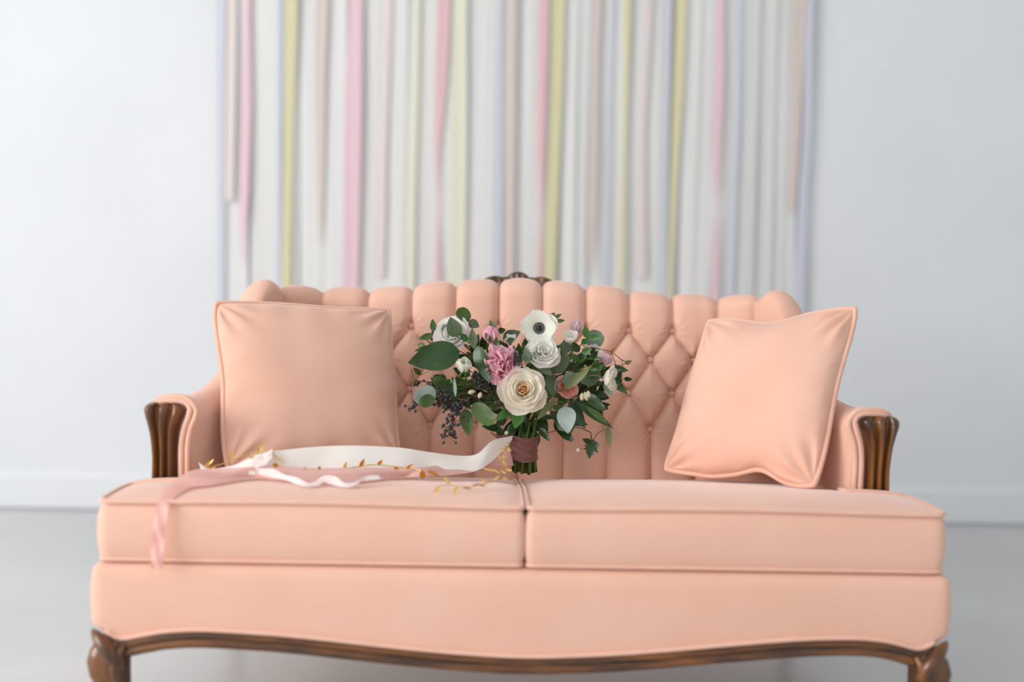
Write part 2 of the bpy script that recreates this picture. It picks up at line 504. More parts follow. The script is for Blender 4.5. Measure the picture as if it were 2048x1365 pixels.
# ------------------------------------------------------------------ throw pillows
def pillow(name, c, T, label, m, seed, lumps, pinch=.05):
    """c: corner points BL, BR, TR, TL"""
    c = [Vector(p) for p in c]; ctr = sum(c, Vector())/4
    root = tag(empty(name, ctr), label, 'pillow', 'throw pillows on the sofa')
    N_ = 61; rnd = random.Random(seed)
    nrm = ((c[1]-c[0]).cross(c[3]-c[0])).normalized()
    if nrm.y > 0: nrm = -nrm
    def P2(u, v):
        uu = u*(1-pinch*(1-v*v)*(1 if abs(u) > 0 else 0)); vv = v*(1-pinch*(1-u*u))
        cr_ = 1-.035*abs(u*v)**7; uu *= cr_; vv *= cr_
        uu += .012*math.sin(5*v+seed)*abs(u)**3; vv += .012*math.sin(4.3*u+seed*2)*abs(v)**3
        a, b = (uu+1)/2, (vv+1)/2
        p = c[0]*(1-a)*(1-b)+c[1]*a*(1-b)+c[2]*a*b+c[3]*(1-a)*b
        for (lu, lv, su, sv, dx, dz) in lumps:
            k = math.exp(-((u-lu)/su)**2-((v-lv)/sv)**2); p = p+Vector((dx*k, 0, dz*k))
        return p
    def th(u, v, side):
        b = max(0, (1-u*u)*(1-v*v)); t = T*b**.42
        e = min(1-abs(u), 1-abs(v))
        # puckers along the seams and folds from the corners
        pk = .0028*(math.sin(17*v+3*math.sin(4*u+seed))*math.exp(-((1-abs(u))/.16))*(1-abs(v)**4)+math.sin(15*u+seed)*math.exp(-((1-abs(v))/.16))*(1-abs(u)**4))
        for su_, sv_ in ((-1, -1), (-1, 1), (1, -1), (1, 1)):
            dx, dy = u-su_*1.02, v-sv_*1.02; r = math.hypot(dx, dy); a = math.atan2(dy, dx)
            pk += (.0040 if seed < 3 else .0062)*math.sin(a*13+seed+su_*2+sv_)*math.exp(-((r-.30)/.20)**2)
        nz = .006*noise.noise(Vector((u*1.6+seed, v*1.6, side*3.)))
        return max(0, t+(pk+nz)*min(1, e/.06))
    us_ = [math.sin(PI/2*x) for x in np.linspace(-1, 1, N_)]
    fr = [[P2(u, v)+nrm*th(u, v, 1) for v in us_] for u in us_]
    bk = [[P2(u, v)-nrm*th(u, v, -1)*.85 for v in us_] for u in us_]
    o = part('cover', join([grid(fr), grid(bk, flip=True)]), m, root)
    edge = [P2(u, -1) for u in us_[:-1]]+[P2(1, v) for v in us_[:-1]]+[P2(-u, 1) for u in us_[:-1]]+[P2(-1, -v) for v in us_[:-1]]
    # round the tips a little
    n = len(edge); ed = edge
    for _ in range(6): ed = [(ed[i-1]+ed[i]*2+ed[(i+1) % n])/4 for i in range(n)]
    ed = [ctr+(p-ctr)*1.012 for p in ed]
    part('piping', tube(ed, .0056, 8, closed=True), M['piping'], root)
    return root
pillow('throw_pillow', [U(452, 938, .225), U(800, 928, .37), U(780, 620, .51), U(428, 602, .36)], .056,
       'plump peach velvet throw pillow behind the white trailing ribbon', M['velvet_pillow'], 1.3, [], .035)
pillow('throw_pillow', [U(1330, 940, .40), U(1632, 976, .185), U(1714, 614, .335), U(1416, 640, .485)], .062,
       'pale peach velvet throw pillow slumped and tilted against the arm, creased corners', M['velvet_pillow'], 4.1,
       [(.30, -1, .22, .3, 0, .022), (-.35, -1, .2, .25, 0, -.006), (-.1, 1, .4, .3, 0, -.020)], .03)

# ------------------------------------------------------------------ ribbon backdrop on the wall
RC = {'white': cloth('white_ribbon_strip', (242, 242, 240), .06), 'cream': cloth('offwhite_ribbon_strip', (237, 237, 234), .06),
      'lav': cloth('lavender_ribbon_strip', (217, 219, 231), .06), 'yel': cloth('mustard_ribbon_strip', (228, 222, 180), .06),
      'pyel': cloth('pale_yellow_ribbon_strip', (238, 237, 216), .06), 'pink': cloth('rose_ribbon_strip', (240, 206, 216), .06),
      'coral': cloth('coral_pink_ribbon_strip', (238, 198, 202), .06), 'blush': cloth('blush_ribbon_strip', (236, 223, 222), .06),
      'beige': cloth('dusty_beige_ribbon_strip', (227, 211, 204), .06), 'lace': cloth('lace_ribbon_strip', (233, 235, 235), .06, .1)}
LB = {'white': 'white ribbon strip hanging among coloured strips on back wall', 'cream': 'off-white ribbon strip hanging among coloured strips on back wall',
      'lav': 'narrow pale lavender ribbon strip hanging on back wall', 'yel': 'mustard yellow ribbon strip hanging on back wall',
      'pyel': 'pale buttery yellow ribbon strip hanging on back wall', 'lace': 'greyish lace ribbon strip hanging among plain white strips'}
ZROD = 2.30
def strip(color, layer, ctrl, label=None, seed=[0]):
    """ctrl: (photo y, left x, right x) down the strip"""
    seed[0] += 1; sd = seed[0]; Y = WY-.014-.0035*layer
    pts = [(U(l, y, Y), U(r, y, Y)) for y, l, r in ctrl]
    d = pts[0][1]-pts[0][0]; m0 = (pts[0][0]+pts[0][1])/2
    k = (ZROD-m0.z); a, b = pts[0][0].copy(), pts[0][1].copy(); a.z = b.z = ZROD
    pts = [(a, b)]+pts
    L_ = catmull([tuple(p[0])+tuple(p[1]) for p in pts], 9); rows = []
    zend = min(q[2] for q in L_)
    for q in L_:
        A, B = Vector(q[:3]), Vector(q[3:]); row = []
        hang = smooth01(ZROD, ZROD-.4, A.z) if False else min(1, max(0, (ZROD-A.z)/.4))
        for j in range(5):
            t = j/4; p = A+(B-A)*t
            p.y += hang*(.0016*math.sin(5*p.z+sd)+.0012*math.sin(PI*2*t+sd*1.3+2*p.z))
            row.append(p)
        rows.append(row)
    o = new_obj('hanging_ribbon', *grid(rows), RC[color])
    return tag(o, label or LB[color], 'ribbon', 'ribbon strips of the wall backdrop')
COLS = [(436, 'edge lavender'), (450, 'short blush'), (487, 'pointed rose'), (553, 'lavender'), (571, 'mustard'), (634, 'pointed beige'), (698, 'wide rose'), (766, 'square-ended blush'), (828, 'narrow pale yellow'), (876, 'coral'),
        (906, 'wide pale yellow'), (996, 'lavender'), (1016, 'long beige'), (1078, 'coral'), (1104, 'mustard'), (1186, 'pointed beige'), (1222, 'lavender'), (1248, 'thin mustard'), (1290, 'square-ended blush'), (1330, 'lavender'),
        (1352, 'mustard'), (1434, 'twisted rose'), (1472, 'lavender'), (1586, 'short dusty pink'), (1610, 'edge lavender')]
def between(kind, x):
    l = [n for cx, n in COLS if cx <= x+8][-1:] or ['edge lavender']; r = [n for cx, n in COLS if cx > x+8][:1] or ['edge lavender']
    return '%s ribbon strip hanging between the %s and %s strips' % (kind, l[0], r[0])
E_ = 690   # strips that run on behind the sofa
# a layer of wide white and off-white strips, then the coloured ones in front
wx = [446, 503, 548, 596, 627, 655, 690, 728, 774, 812, 838, 868, 932, 960, 1004, 1035, 1062, 1131, 1155, 1196, 1222, 1262, 1297, 1373, 1400, 1450, 1487, 1520, 1556]
for i, x in enumerate(wx):
    nx = wx[i+1] if i+1 < len(wx) else 1600
    wd = min(nx-x, 46)+4; dr = -(x-440)/1180*22
    yend = [E_, 668, 636, 720, 652, 700, E_][i % 7]
    strip('cream' if i % 3 == 1 else 'white', i % 3, [(0, x, x+wd), (300, x+dr*.5, x+wd+dr*.5), (yend, x+dr, x+wd+dr)], between('off-white' if i % 3 == 1 else 'white', x))
for i, (x, w_) in enumerate([(1497, 24), (1536, 22), (1586, 20), (985, 14), (1166, 18)]):
    dr = -(x-440)/1180*22
    strip('lace', 4, [(0, x, x+w_), (300, x+dr*.5, x+w_+dr*.5), (E_, x+dr, x+w_+dr)], between('greyish lace', x))
S = strip
S('lav', 5, [(0, 436, 450), (300, 436, 448), (E_, 437, 449)], 'pale lavender ribbon strip at the backdrop edge beside a short blush strip')
S('blush', 4, [(0, 450, 474), (250, 446, 470), (402, 440, 466)], 'short pale blush ribbon strip beside the outermost lavender strip')
S('pink', 6, [(0, 487, 501), (200, 484, 502), (300, 481, 500), (400, 480, 497), (470, 482, 491), (530, 485, 488)], 'rose pink ribbon twisted to a point between white strips beside the mustard strip')
S('lav', 5, [(0, 553, 564), (300, 551, 563), (E_, 550, 562)], 'lavender ribbon strip between the pointed rose strip and a mustard strip')
S('yel', 6, [(0, 571, 594), (200, 569, 588), (400, 566, 584), (E_, 562, 580)], 'mustard ribbon strip between a lavender strip and a pointed dusty beige strip')
S('beige', 6, [(0, 634, 655), (150, 632, 650), (330, 634, 648), (430, 636, 645), (492, 639, 641)], 'dusty beige ribbon strip ending in a point between mustard and wide rose strips')
S('pink', 6, [(0, 698, 726), (200, 690, 724), (400, 688, 720), (E_, 685, 713)], 'wide rose pink ribbon strip hanging full length')
S('blush', 5, [(0, 766, 786), (300, 757, 774), (420, 752, 772), (556, 750, 768)], 'pale blush ribbon strip with square cut end beside the wide rose strip')
S('pyel', 5, [(0, 828, 840), (150, 824, 838), (400, 814, 832), (E_, 812, 828)], 'narrow pale yellow ribbon strip between blush and coral strips')
S('coral', 6, [(0, 876, 900), (100, 873, 896), (200, 871, 889), (300, 870, 880), (390, 874, 878), (450, 873, 878), (E_, 864, 884)], 'coral pink ribbon strip twisted thin between two pale yellow strips')
S('pyel', 5, [(0, 906, 934), (200, 903, 934), (400, 900, 932), (E_, 896, 926)], 'wide pale yellow ribbon strip between coral and lavender strips')
S('lav', 5, [(0, 996, 1006), (300, 991, 1004), (E_, 986, 1001)], 'lavender ribbon strip between wide pale yellow and full length dusty beige strips')
S('beige', 6, [(0, 1016, 1034), (300, 1015, 1030), (400, 1012, 1028), (E_, 1009, 1026)], 'dusty beige ribbon strip hanging full length behind the carved crest')
S('coral', 6, [(0, 1078, 1099), (150, 1076, 1094), (300, 1075, 1090), (400, 1079, 1086), (470, 1078, 1084), (E_, 1066, 1084)], 'coral pink ribbon strip twisted thin beside a mustard strip')
S('yel', 6, [(0, 1104, 1130), (200, 1101, 1124), (400, 1094, 1116), (E_, 1084, 1106)], 'mustard ribbon strip between a coral strip and a pointed dusty beige strip')
S('beige', 6, [(0, 1186, 1202), (130, 1182, 1196), (300, 1179, 1193), (450, 1176, 1188), (553, 1180, 1182)], 'dusty beige ribbon strip ending in a point beside a grey lavender strip')
S('lav', 5, [(0, 1222, 1230), (300, 1214, 1222), (E_, 1200, 1213)], 'lavender ribbon strip between pointed dusty beige and thin mustard strips')
S('yel', 6, [(0, 1248, 1262), (150, 1248, 1258), (300, 1245, 1253), (E_, 1236, 1246)], 'thin mustard ribbon strip between lavender and square-ended blush strips')
S('blush', 5, [(0, 1290, 1304), (250, 1280, 1292), (400, 1275, 1292), (556, 1270, 1294)], 'pale blush ribbon strip with square cut end between mustard and lavender strips')
S('lav', 5, [(0, 1330, 1342), (300, 1324, 1336), (E_, 1316, 1333)], 'lavender ribbon strip against a mustard strip, next to a square-ended blush strip')
S('yel', 6, [(0, 1352, 1374), (200, 1345, 1365), (400, 1339, 1352), (E_, 1331, 1341)], 'mustard ribbon strip between a lavender strip and a twisted rose strip')
S('pink', 6, [(0, 1434, 1450), (150, 1431, 1449), (250, 1427, 1444), (350, 1428, 1438), (415, 1432, 1435), (480, 1427, 1436), (E_, 1415, 1436)], 'rose pink ribbon strip twisted thin beside a lavender strip')
S('lav', 5, [(0, 1472, 1487), (200, 1470, 1483), (400, 1461, 1475), (E_, 1447, 1464)], 'lavender ribbon strip between a twisted rose strip and lace strips')
S('beige', 6, [(0, 1586, 1612), (200, 1584, 1604), (330, 1579, 1598), (424, 1576, 1591)], 'short dusty pink beige ribbon strip with square cut end beside the outermost lavender strip')
S('lav', 5, [(0, 1610, 1626), (250, 1606, 1620), (420, 1596, 1612), (E_, 1582, 1606)], 'lavender ribbon strip at the backdrop edge beside a short dusty pink strip')
rod = tag(empty('ribbon_rod', (0, WY-.045, ZROD)), 'slim white dowel that carries the hanging ribbon strips', 'rod')
part('dowel', tube([(-1.12, WY-.045, ZROD), (1.12, WY-.045, ZROD)], .017, 12), M['trim'], rod)
for x in (-1.06, 0, 1.06):
    part('hook', tube([(x, WY-.001, ZROD+.01), (x, WY-.03, ZROD-.012), (x, WY-.05, ZROD-.02), (x, WY-.066, ZROD-.006)], .004, 6), M['trim'], rod)

# ------------------------------------------------------------------ bouquet
BY = .43
bq = tag(empty('bouquet', tuple(U(1047, 950, BY))), 'loose bridal bouquet of white, cream and pink flowers with eucalyptus and dark berries', 'bouquet')
BIND = U(1047, 880, BY)
HEART = U(1045, 800, .42)
def bpart(name, vf, m, smooth=True): return part(name, vf, m, bq, smooth, fix=False)
PM = {}
def petalmat(name, c1, c2, scale=60):
    m = mat(name, c1, .6, Specular_IOR_Level=.25); add_variation(m, c1, c2, scale, 2)
    nt = m.node_tree; N = nt.nodes; L = nt.links; b = N['Principled BSDF']; out = N['Material Output']
    t = N.new('ShaderNodeBsdfTranslucent'); t.inputs[0].default_value = (*lin(c2), 1)
    mx = N.new('ShaderNodeMixShader'); mx.inputs[0].default_value = .45
    L.new(b.outputs[0], mx.inputs[1]); L.new(t.outputs[0], mx.inputs[2]); L.new(mx.outputs[0], out.inputs[0])
    return m
PM['cream'] = petalmat('cream_petal', (255, 248, 230), (255, 252, 242)); PM['peach'] = petalmat('peach_heart_petal', (250, 212, 160), (252, 232, 198))
PM['white'] = petalmat('white_petal', (255, 253, 247), (255, 254, 250)); PM['greenwhite'] = petalmat('greenish_white_petal', (243, 246, 228), (251, 252, 244))
PM['pink'] = petalmat('pink_petal', (255, 192, 210), (255, 216, 226)); PM['deep'] = petalmat('deep_pink_petal', (250, 150, 172), (254, 184, 202))
PM['palepink'] = petalmat('pale_pink_petal', (249, 218, 226), (252, 232, 236)); PM['salmon'] = petalmat('salmon_petal', (252, 186, 174), (254, 212, 202))
PM['black'] = mat('anemone_eye', (22, 22, 28), .6); PM['green'] = leafmat('sepal_green', (150, 180, 70), (178, 200, 100))
def petal(L_, W_, th0, bend, cup, ruf=0, seed=0, nv=7, nu=7, notch=0):
    rnd = random.Random(seed); rows = []; y = z = 0.; pv = 0.; ph_ = rnd.uniform(0, 6)
    for i in range(nv):
        v = math.sin(PI/2*i/(nv-1)); an = th0+bend*v; dv = (v-pv)*L_; pv = v
        y += math.sin(an)*dv; z += math.cos(an)*dv
        c = .60; k = abs((v-c)/(c if v < c else 1-c))
        hw = W_/2*(max(0, 1-k**2.3)**.55*.92+.10*(1-v))
        if i == nv-1: hw = W_*.10
        row = []
        for j in range(nu):
            u = -1+2*j/(nu-1); e = cup*u*u*hw+ruf*math.sin(u*5+ph_)*v*v*L_
            bk = notch*(u*u)*L_*v**4 - notch*.3*L_*v**6
            row.append((u*hw*(1-.12*cup*u*u), y-math.cos(an)*e+math.sin(an)*bk*0, z+math.sin(an)*e-math.cos(an)*0+ruf*.5*math.cos(u*7+ph_)*v*L_*.5))
        rows.append(row)
    return grid(rows)
def xform(vf, mt):
    return [tuple(mt @ Vector(p)) for p in vf[0]], vf[1]
def frame(pos, axis, spin=0):
    a = Vector(axis).normalized()
    return Matrix.Translation(pos) @ a.to_track_quat('Z', 'Y').to_matrix().to_4x4() @ Matrix.Rotation(spin, 4, 'Z')
def stem_to(pos, axis, r=.0022, m=None):
    back_ = Vector(pos)-Vector(axis).normalized()*.03
    mid = (Vector(HEART)+back_)/2+Vector((0, .035, -.012))
    return bpart('stem', tube(catmull([tuple(pos), tuple(back_), tuple(mid), tuple(BIND+Vector((random.uniform(-.012, .012), random.uniform(-.01, .01), 0)))], 5), r, 6), m or GM['stem'])
GM = {'stem': leafmat('stem_green', (96, 128, 58), (122, 152, 74)), 'twig': mat('twig_brown', (112, 74, 52), .7),
      'dark': leafmat('glossy_dark_leaf', (40, 74, 30), (54, 92, 38), .3), 'mid': leafmat('mid_green_leaf', (78, 110, 50), (98, 130, 62)),
      'bright': leafmat('bright_green_leaf', (54, 114, 36), (78, 140, 48), .35), 'euc': leafmat('eucalyptus_leaf', (96, 120, 86), (114, 138, 98), .55),
      'grey': leafmat('grey_eucalyptus_leaf', (134, 154, 132), (152, 170, 146), .6), 'pale': leafmat('silvery_leaf', (184, 204, 192), (198, 216, 204), .6),
      'olive': leafmat('olive_leaf', (118, 128, 78), (138, 146, 94), .5)}
def flower(name, px, py, Y, axis, layers, core_m, spin=0, core=None):
    """layers: (count, open angle, bend, length, width, cup, ruffle, material)"""
    pos = U(px, py, Y); mt = frame(pos, axis, spin)
    if core is None:
        core = tube([(0, 0, -.004), (0, 0, 0), (0, 0, .004)], [.004, .006, .003], 8)
    o = new_obj(name, *core, core_m); o.parent = bq; o.matrix_parent_inverse = parent_inv(bq); o.matrix_basis = mt
    rnd = random.Random(int(px*7+py)); sd = 0
    for li, (n, th, bend, L_, W_, cup, ruf, m) in enumerate(layers):
        meshes = []
        for q in range(2):
            sd += 1; v, f = petal(L_, W_, math.radians(th), math.radians(bend), cup, ruf, int(px)+sd)
            me = bpy.data.meshes.new('petal'); me.from_pydata(v, [], f); me.polygons.foreach_set('use_smooth', [True]*len(f)); me.materials.append(PM[m]); meshes.append(me)
        for k in range(n):
            p = bpy.data.objects.new('petal', meshes[k % 2]); col.objects.link(p); p.parent = o
            p.matrix_basis = Matrix.Rotation(2*PI*(k+rnd.uniform(-.18, .18))/n+li*.7, 4, 'Z') @ Matrix.Rotation(rnd.uniform(-.08, .08), 4, 'X') @ Matrix.Scale(rnd.uniform(.93, 1.05), 4)
    stem_to(pos, axis)
    return o
def rose(R_, inner, outer, mid=None):
    mid = mid or outer
    return [(3, 14, -10, .66*R_, .50*R_, .55, .02, inner), (4, 30, -22, .74*R_, .62*R_, .5, .03, inner), (5, 44, -28, .82*R_, .76*R_, .42, .02, inner if inner != 'peach' else mid),
            (5, 56, -32, .90*R_, .90*R_, .36, .015, mid), (6, 66, -34, .98*R_, 1.02*R_, .30, .012, outer), (6, 76, -34, 1.06*R_, 1.14*R_, .24, .012, outer), (5, 85, -24, 1.10*R_, 1.22*R_, .16, .015, outer)]
def bud(R_, inner, outer):
    return [(4, 4, -14, .9*R_, .7*R_, .6, .02, inner), (5, 16, -34, 1.25*R_, 1.0*R_, .6, .02, inner), (5, 34, -62, 1.6*R_, 1.3*R_, .6, .01, outer), (5, 48, -80, 1.75*R_, 1.5*R_, .6, .01, outer)]
flower('garden_rose', 1045, 784, .335, (-.02, -1, .30), rose(.050, 'peach', 'cream'), PM['peach'])
flower('white_rose', 908, 672, .40, (-.35, -1, .35), rose(.040, 'white', 'white'), PM['white'], .4)
flower('ranunculus', 1084, 708, .365, (.12, -1, .45), rose(.037, 'white', 'white'), PM['white'], .9)
flower('peony_bud', 979, 684, .375, (.12, -.75, .75), bud(.026, 'deep', 'pink'), PM['deep'])
# full ruffled peony
rp = random.Random(5); ps = []
for k in range(64):
    d = math.sqrt(k/64)*math.radians(70); a = k*2.4
    sz = rp.uniform(.8, 1.15)
    ps.append(xform(petal(.043*sz, .024*sz, 0, rp.uniform(-.5, .3), .5, .09, k, 5, 5), Matrix.Rotation(a, 4, 'Z') @ Matrix.Rotation(-d, 4, 'X') @ Matrix.Rotation(rp.uniform(0, 6), 4, 'Z')))
pe = [(6, 70, -50, .044, .040, .35, .04, 'pink'), (7, 84, -52, .044, .042, .3, .04, 'palepink')]
flower('peony', 1006, 735, .36, (-.10, -1, .25), pe, PM['pink'], .3, join(ps)).scale = (.95, 1.2, .95)
# anemones with dark eyes
def eye(r):
    dome = [[(math.sin(a)*math.cos(t)*r*.55, math.sin(a)*math.sin(t)*r*.55, .004+math.cos(a)*r*.4) for t in [2*PI*k/10 for k in range(10)]] for a in np.linspace(.05, PI/2, 5)]
    L_ = [grid(dome, closed_v=True)]
    for k in range(34):
        t = 2*PI*k/34; rr = r*(1.0 if k % 2 else .82)
        p = Vector((math.cos(t)*rr, math.sin(t)*rr, .006)); L_.append(tube([(p.x*.4, p.y*.4, .002), tuple(p)], .0003, 4))
        L_.append(tube([tuple(p+Vector((0, 0, -.0011))), tuple(p), tuple(p+Vector((0, 0, .0011)))], [.0007, .0014, .0007], 5))
    return join(L_)
flower('anemone', 1078, 657, .375, (-.05, -1, .12), [(5, 82, -16, .041, .043, .15, .025, 'greenwhite'), (5, 74, -18, .038, .040, .2, .025, 'greenwhite')], PM['black'], .2, eye(.0115))
flower('anemone', 926, 742, .345, (.08, -.75, .65), [(4, 26, -22, .031, .031, .55, .02, 'greenwhite'), (4, 38, -38, .036, .036, .55, .02, 'greenwhite')], PM['black'], .5, eye(.006))
flower('anemone', 1206, 756, .37, (.85, -.45, -.05), [(5, 62, -20, .036, .035, .25, .03, 'greenwhite'), (4, 48, -16, .033, .032, .3, .03, 'greenwhite')], PM['black'], .1, eye(.009))
flower('lisianthus', 1150, 668, .42, (.1, -.6, .8), bud(.023, 'palepink', 'palepink'), PM['palepink'])
flower('lisianthus', 1142, 688, .395, (-.1, -.7, .7), [(5, 30, -12, .036, .028, .4, .04, 'white'), (4, 45, -10, .018, .010, .3, 0, 'greenwhite')], PM['green'])
flower('lisianthus', 1203, 726, .41, (.5, -.7, .5), bud(.019, 'palepink', 'palepink'), PM['palepink'])
flower('lisianthus', 1184, 712, .42, (.2, -.8, .5), [(5, 44, -20, .032, .028, .4, .04, 'white')], PM['greenwhite'])
flower('spray_rose', 1130, 776, .375, (.25, -.9, .35), rose(.026, 'salmon', 'salmon'), PM['salmon'])
flower('filler_blossom', 1022, 680, .39, (0, -.8, .6), [(5, 50, -10, .012, .009, .3, .03, 'white'), (5, 75, -10, .014, .010, .3, .03, 'white')], PM['greenwhite'])

# leaves: (base pixel, tip pixel, width in pixels, kind, depth at base, depth at tip)
def leaf_mesh(L_, W_, shape, curl, seed):
    nv, nu = 11, 5; rows = []
    for i in range(nv):
        v = i/(nv-1)
        if shape == 'round': hw = math.sqrt(max(0, 1-abs((v-.5)/.5)**2.3))
        elif shape == 'lance': hw = math.sin(PI*v**.8)**1.1
        elif shape == 'jag': hw = math.sin(PI*v**.65)*(1 if i % 2 else .58)
        else: hw = math.sin(PI*v**.72)**.8
        hw = max(hw, .03)*W_/2; row = []
        for j in range(nu):
            u = -1+j*2/(nu-1)
            row.append((u*hw, v*L_, .10*abs(u)*hw*2+curl*L_*(v*v-v*.2)+.03*W_*math.sin(v*7+u*2+seed)))
        rows.append(row)
    return grid(rows)
def leaf(parent, b, t, wpx, kind, Yb, Yt, shape='ovate', tilt=0, curl=.08, seed=0):
    B, T = U(*b, Yb), U(*t, Yt); ax = T-B; L_ = ax.length; ay = ax.normalized()
    toc = (Vector(CAM)-B).normalized(); az_ = (toc-ay*toc.dot(ay)).normalized(); axx = ay.cross(az_)
    Rm = Matrix((axx, ay, az_)).transposed().to_4x4()
    W_ = wpx/F*(Yb+2.0)
    o = new_obj('leaf', *leaf_mesh(L_, W_, shape, curl, seed), GM[kind])
    o.parent = parent; o.matrix_basis = Matrix.Translation(B) @ Rm @ Matrix.Rotation(tilt, 4, 'Y')
    return o
def sprig(name, leaves, stem='stem', r=.0012, start=None):
    """a stem from the heart of the bouquet with a stalk to every leaf"""
    st = start or HEART; parts = []
    bases = [U(*l[0], l[4]) for l in leaves]; mean = sum(bases, Vector())/len(bases); node = st.lerp(mean, .7)
    parts.append(tube(catmull([tuple(BIND), tuple(st.lerp(BIND, .3)), tuple(st.lerp(mean, .35)+Vector((0, .03, -.01))), tuple(node+Vector((0, .012, 0)))], 5), r*1.4, 5))
    for b in bases: parts.append(tube(catmull([tuple(node+Vector((0, .012, 0))), tuple((node+b)/2+Vector((0, .010, .003))), tuple(b)], 4), r*.8, 5))
    o = bpart(name, join(parts), GM[stem])
    for i, l in enumerate(leaves): leaf(o, l[0], l[1], l[2], l[3], l[4], l[5], *l[6:], seed=i*1.7)
    return o
sprig('eucalyptus_sprig', [((937, 643), (916, 616), 27, 'mid', .40, .39, 'round'), ((914, 674), (900, 634), 31, 'euc', .36, .35), ((912, 684), (886, 650), 24, 'grey', .385, .39, 'round'),
                           ((937, 643), (958, 654), 19, 'grey', .41, .42), ((948, 698), (944, 655), 18, 'euc', .36, .37, 'lance')], 'twig')
sprig('salal_sprig', [((920, 703), (817, 726), 58, 'dark', .35, .35)], 'twig', .0015)
sprig('salal_sprig', [((953, 693), (982, 765), 34, 'dark', .36, .33, 'ovate', .5), ((936, 683), (918, 665), 13, 'bright', .36, .35), ((950, 697), (957, 668), 12, 'dark', .37, .37)], 'stem')
sprig('boxwood_sprig', [((868, 664), (865, 638), 13, 'mid', .42, .42), ((867, 671), (837, 678), 14, 'mid', .42, .42), ((860, 694), (828, 703), 10, 'mid', .43, .42), ((850, 692), (835, 690), 10, 'mid', .43, .44),
                        ((842, 750), (826, 735), 10, 'mid', .42, .41)], 'stem', .0008)
sprig('eucalyptus_sprig', [((872, 782), (826, 800), 36, 'pale', .36, .34, 'round'), ((867, 795), (838, 811), 25, 'mid', .35, .33, 'round'), ((889, 770), (860, 756), 21, 'mid', .37, .36), ((911, 794), (908, 752), 7, 'pale', .33, .33, 'lance'),
                           ((916, 790), (874, 768), 24, 'dark', .37, .36)], 'stem')
sprig('salal_sprig', [((946, 808), (988, 850), 34, 'mid', .36, .34, 'round'), ((1040, 816), (1030, 858), 27, 'bright', .33, .32), ((1030, 812), (990, 842), 20, 'bright', .35, .34), ((1035, 816), (1060, 826), 16, 'bright', .34, .34),
                      ((930, 818), (938, 874), 27, 'mid', .37, .35)], 'stem')
sprig('eucalyptus_sprig', [((1131, 813), (1136, 869), 38, 'pale', .34, .31, 'ovate'), ((1128, 781), (1186, 730), 17, 'olive', .34, .33, 'lance'), ((1110, 800), (1072, 842), 16, 'olive', .34, .32, 'lance'), ((1125, 758), (1155, 762), 32, 'euc', .355, .35, 'round')], 'stem')
sprig('eucalyptus_sprig', [((1106, 747), (1130, 702), 38, 'euc', .375, .37, 'round'), ((1072, 722), (1104, 752), 22, 'euc', .36, .35), ((1100, 748), (1108, 796), 26, 'euc', .375, .36), ((1108, 708), (1128, 690), 20, 'mid', .37, .36),
                           ((1090, 730), (1110, 716), 20, 'dark', .39, .39)], 'stem')
sprig('eucalyptus_sprig', [((1178, 694), (1200, 664), 36, 'grey', .42, .43, 'round'), ((1196, 738), (1166, 770), 34, 'euc', .40, .38, 'round'), ((1140, 705), (1128, 682), 20, 'grey', .40, .40), ((1207, 770), (1229, 794), 12, 'grey', .38, .36)], 'stem')
sprig('boxwood_sprig', [((1174, 677), (1170, 651), 14, 'bright', .38, .38), ((1176, 676), (1207, 676), 12, 'bright', .38, .37), ((1173, 680), (1162, 690), 13, 'bright', .38, .37), ((1158, 704), (1144, 684), 15, 'dark', .38, .37), ((1164, 706), (1184, 698), 15, 'bright', .37, .36),
                        ((1183, 716), (1196, 702), 12, 'dark', .38, .37), ((1184, 717), (1203, 718), 9, 'mid', .38, .37), ((1156, 722), (1142, 708), 14, 'bright', .38, .37)], 'stem', .0009)
sprig('boxwood_sprig', [((1098, 640), (1110, 626), 14, 'mid', .41, .41), ((1108, 638), (1123, 628), 8, 'mid', .41, .41), ((1112, 643), (1130, 641), 8, 'mid', .41, .41), ((1080, 636), (1083, 622), 7, 'olive', .42, .42)], 'twig', .0007)
sprig('boxwood_sprig', [((989, 666), (980, 640), 13, 'euc', .40, .41), ((996, 664), (1012, 659), 13, 'dark', .39, .38), ((982, 684), (970, 666), 10, 'mid', .35, .34), ((990, 692), (995, 674), 11, 'mid', .35, .34), ((1014, 684), (1030, 678), 12, 'mid', .37, .37), ((1006, 678), (1040, 664), 24, 'euc', .42, .43)], 'stem', .0008)
sprig('dusty_miller', [((1056, 724), (1050, 690), 24, 'grey', .345, .33, 'jag'), ((1058, 726), (1074, 702), 18, 'grey', .345, .34, 'jag'), ((1052, 720), (1042, 712), 14, 'grey', .345, .33, 'jag')], 'stem')
sprig('olive_sprig', [((1172, 790), (1212, 821), 22, 'dark', .37, .35), ((1140, 800), (1170, 858), 24, 'dark', .38, .37), ((1150, 800), (1226, 858), 20, 'dark', .37, .36, 'lance'), ((1170, 812), (1222, 852), 13, 'mid', .36, .36, 'lance'), ((1160, 790), (1142, 868), 20, 'dark', .39, .39, 'lance'),
                      ((1215, 852), (1220, 898), 14, 'olive', .37, .36, 'lance')], 'stem')
sprig('ivy_sprig', [((1184, 884), (1178, 918), 30, 'dark', .38, .37, 'jag'), ((1182, 886), (1164, 878), 12, 'dark', .38, .37), ((1186, 888), (1200, 892), 12, 'dark', .38, .37), ((1184, 880), (1196, 908), 16, 'dark', .38, .37, 'jag')], 'twig', .0008, U(1180, 845, .39))
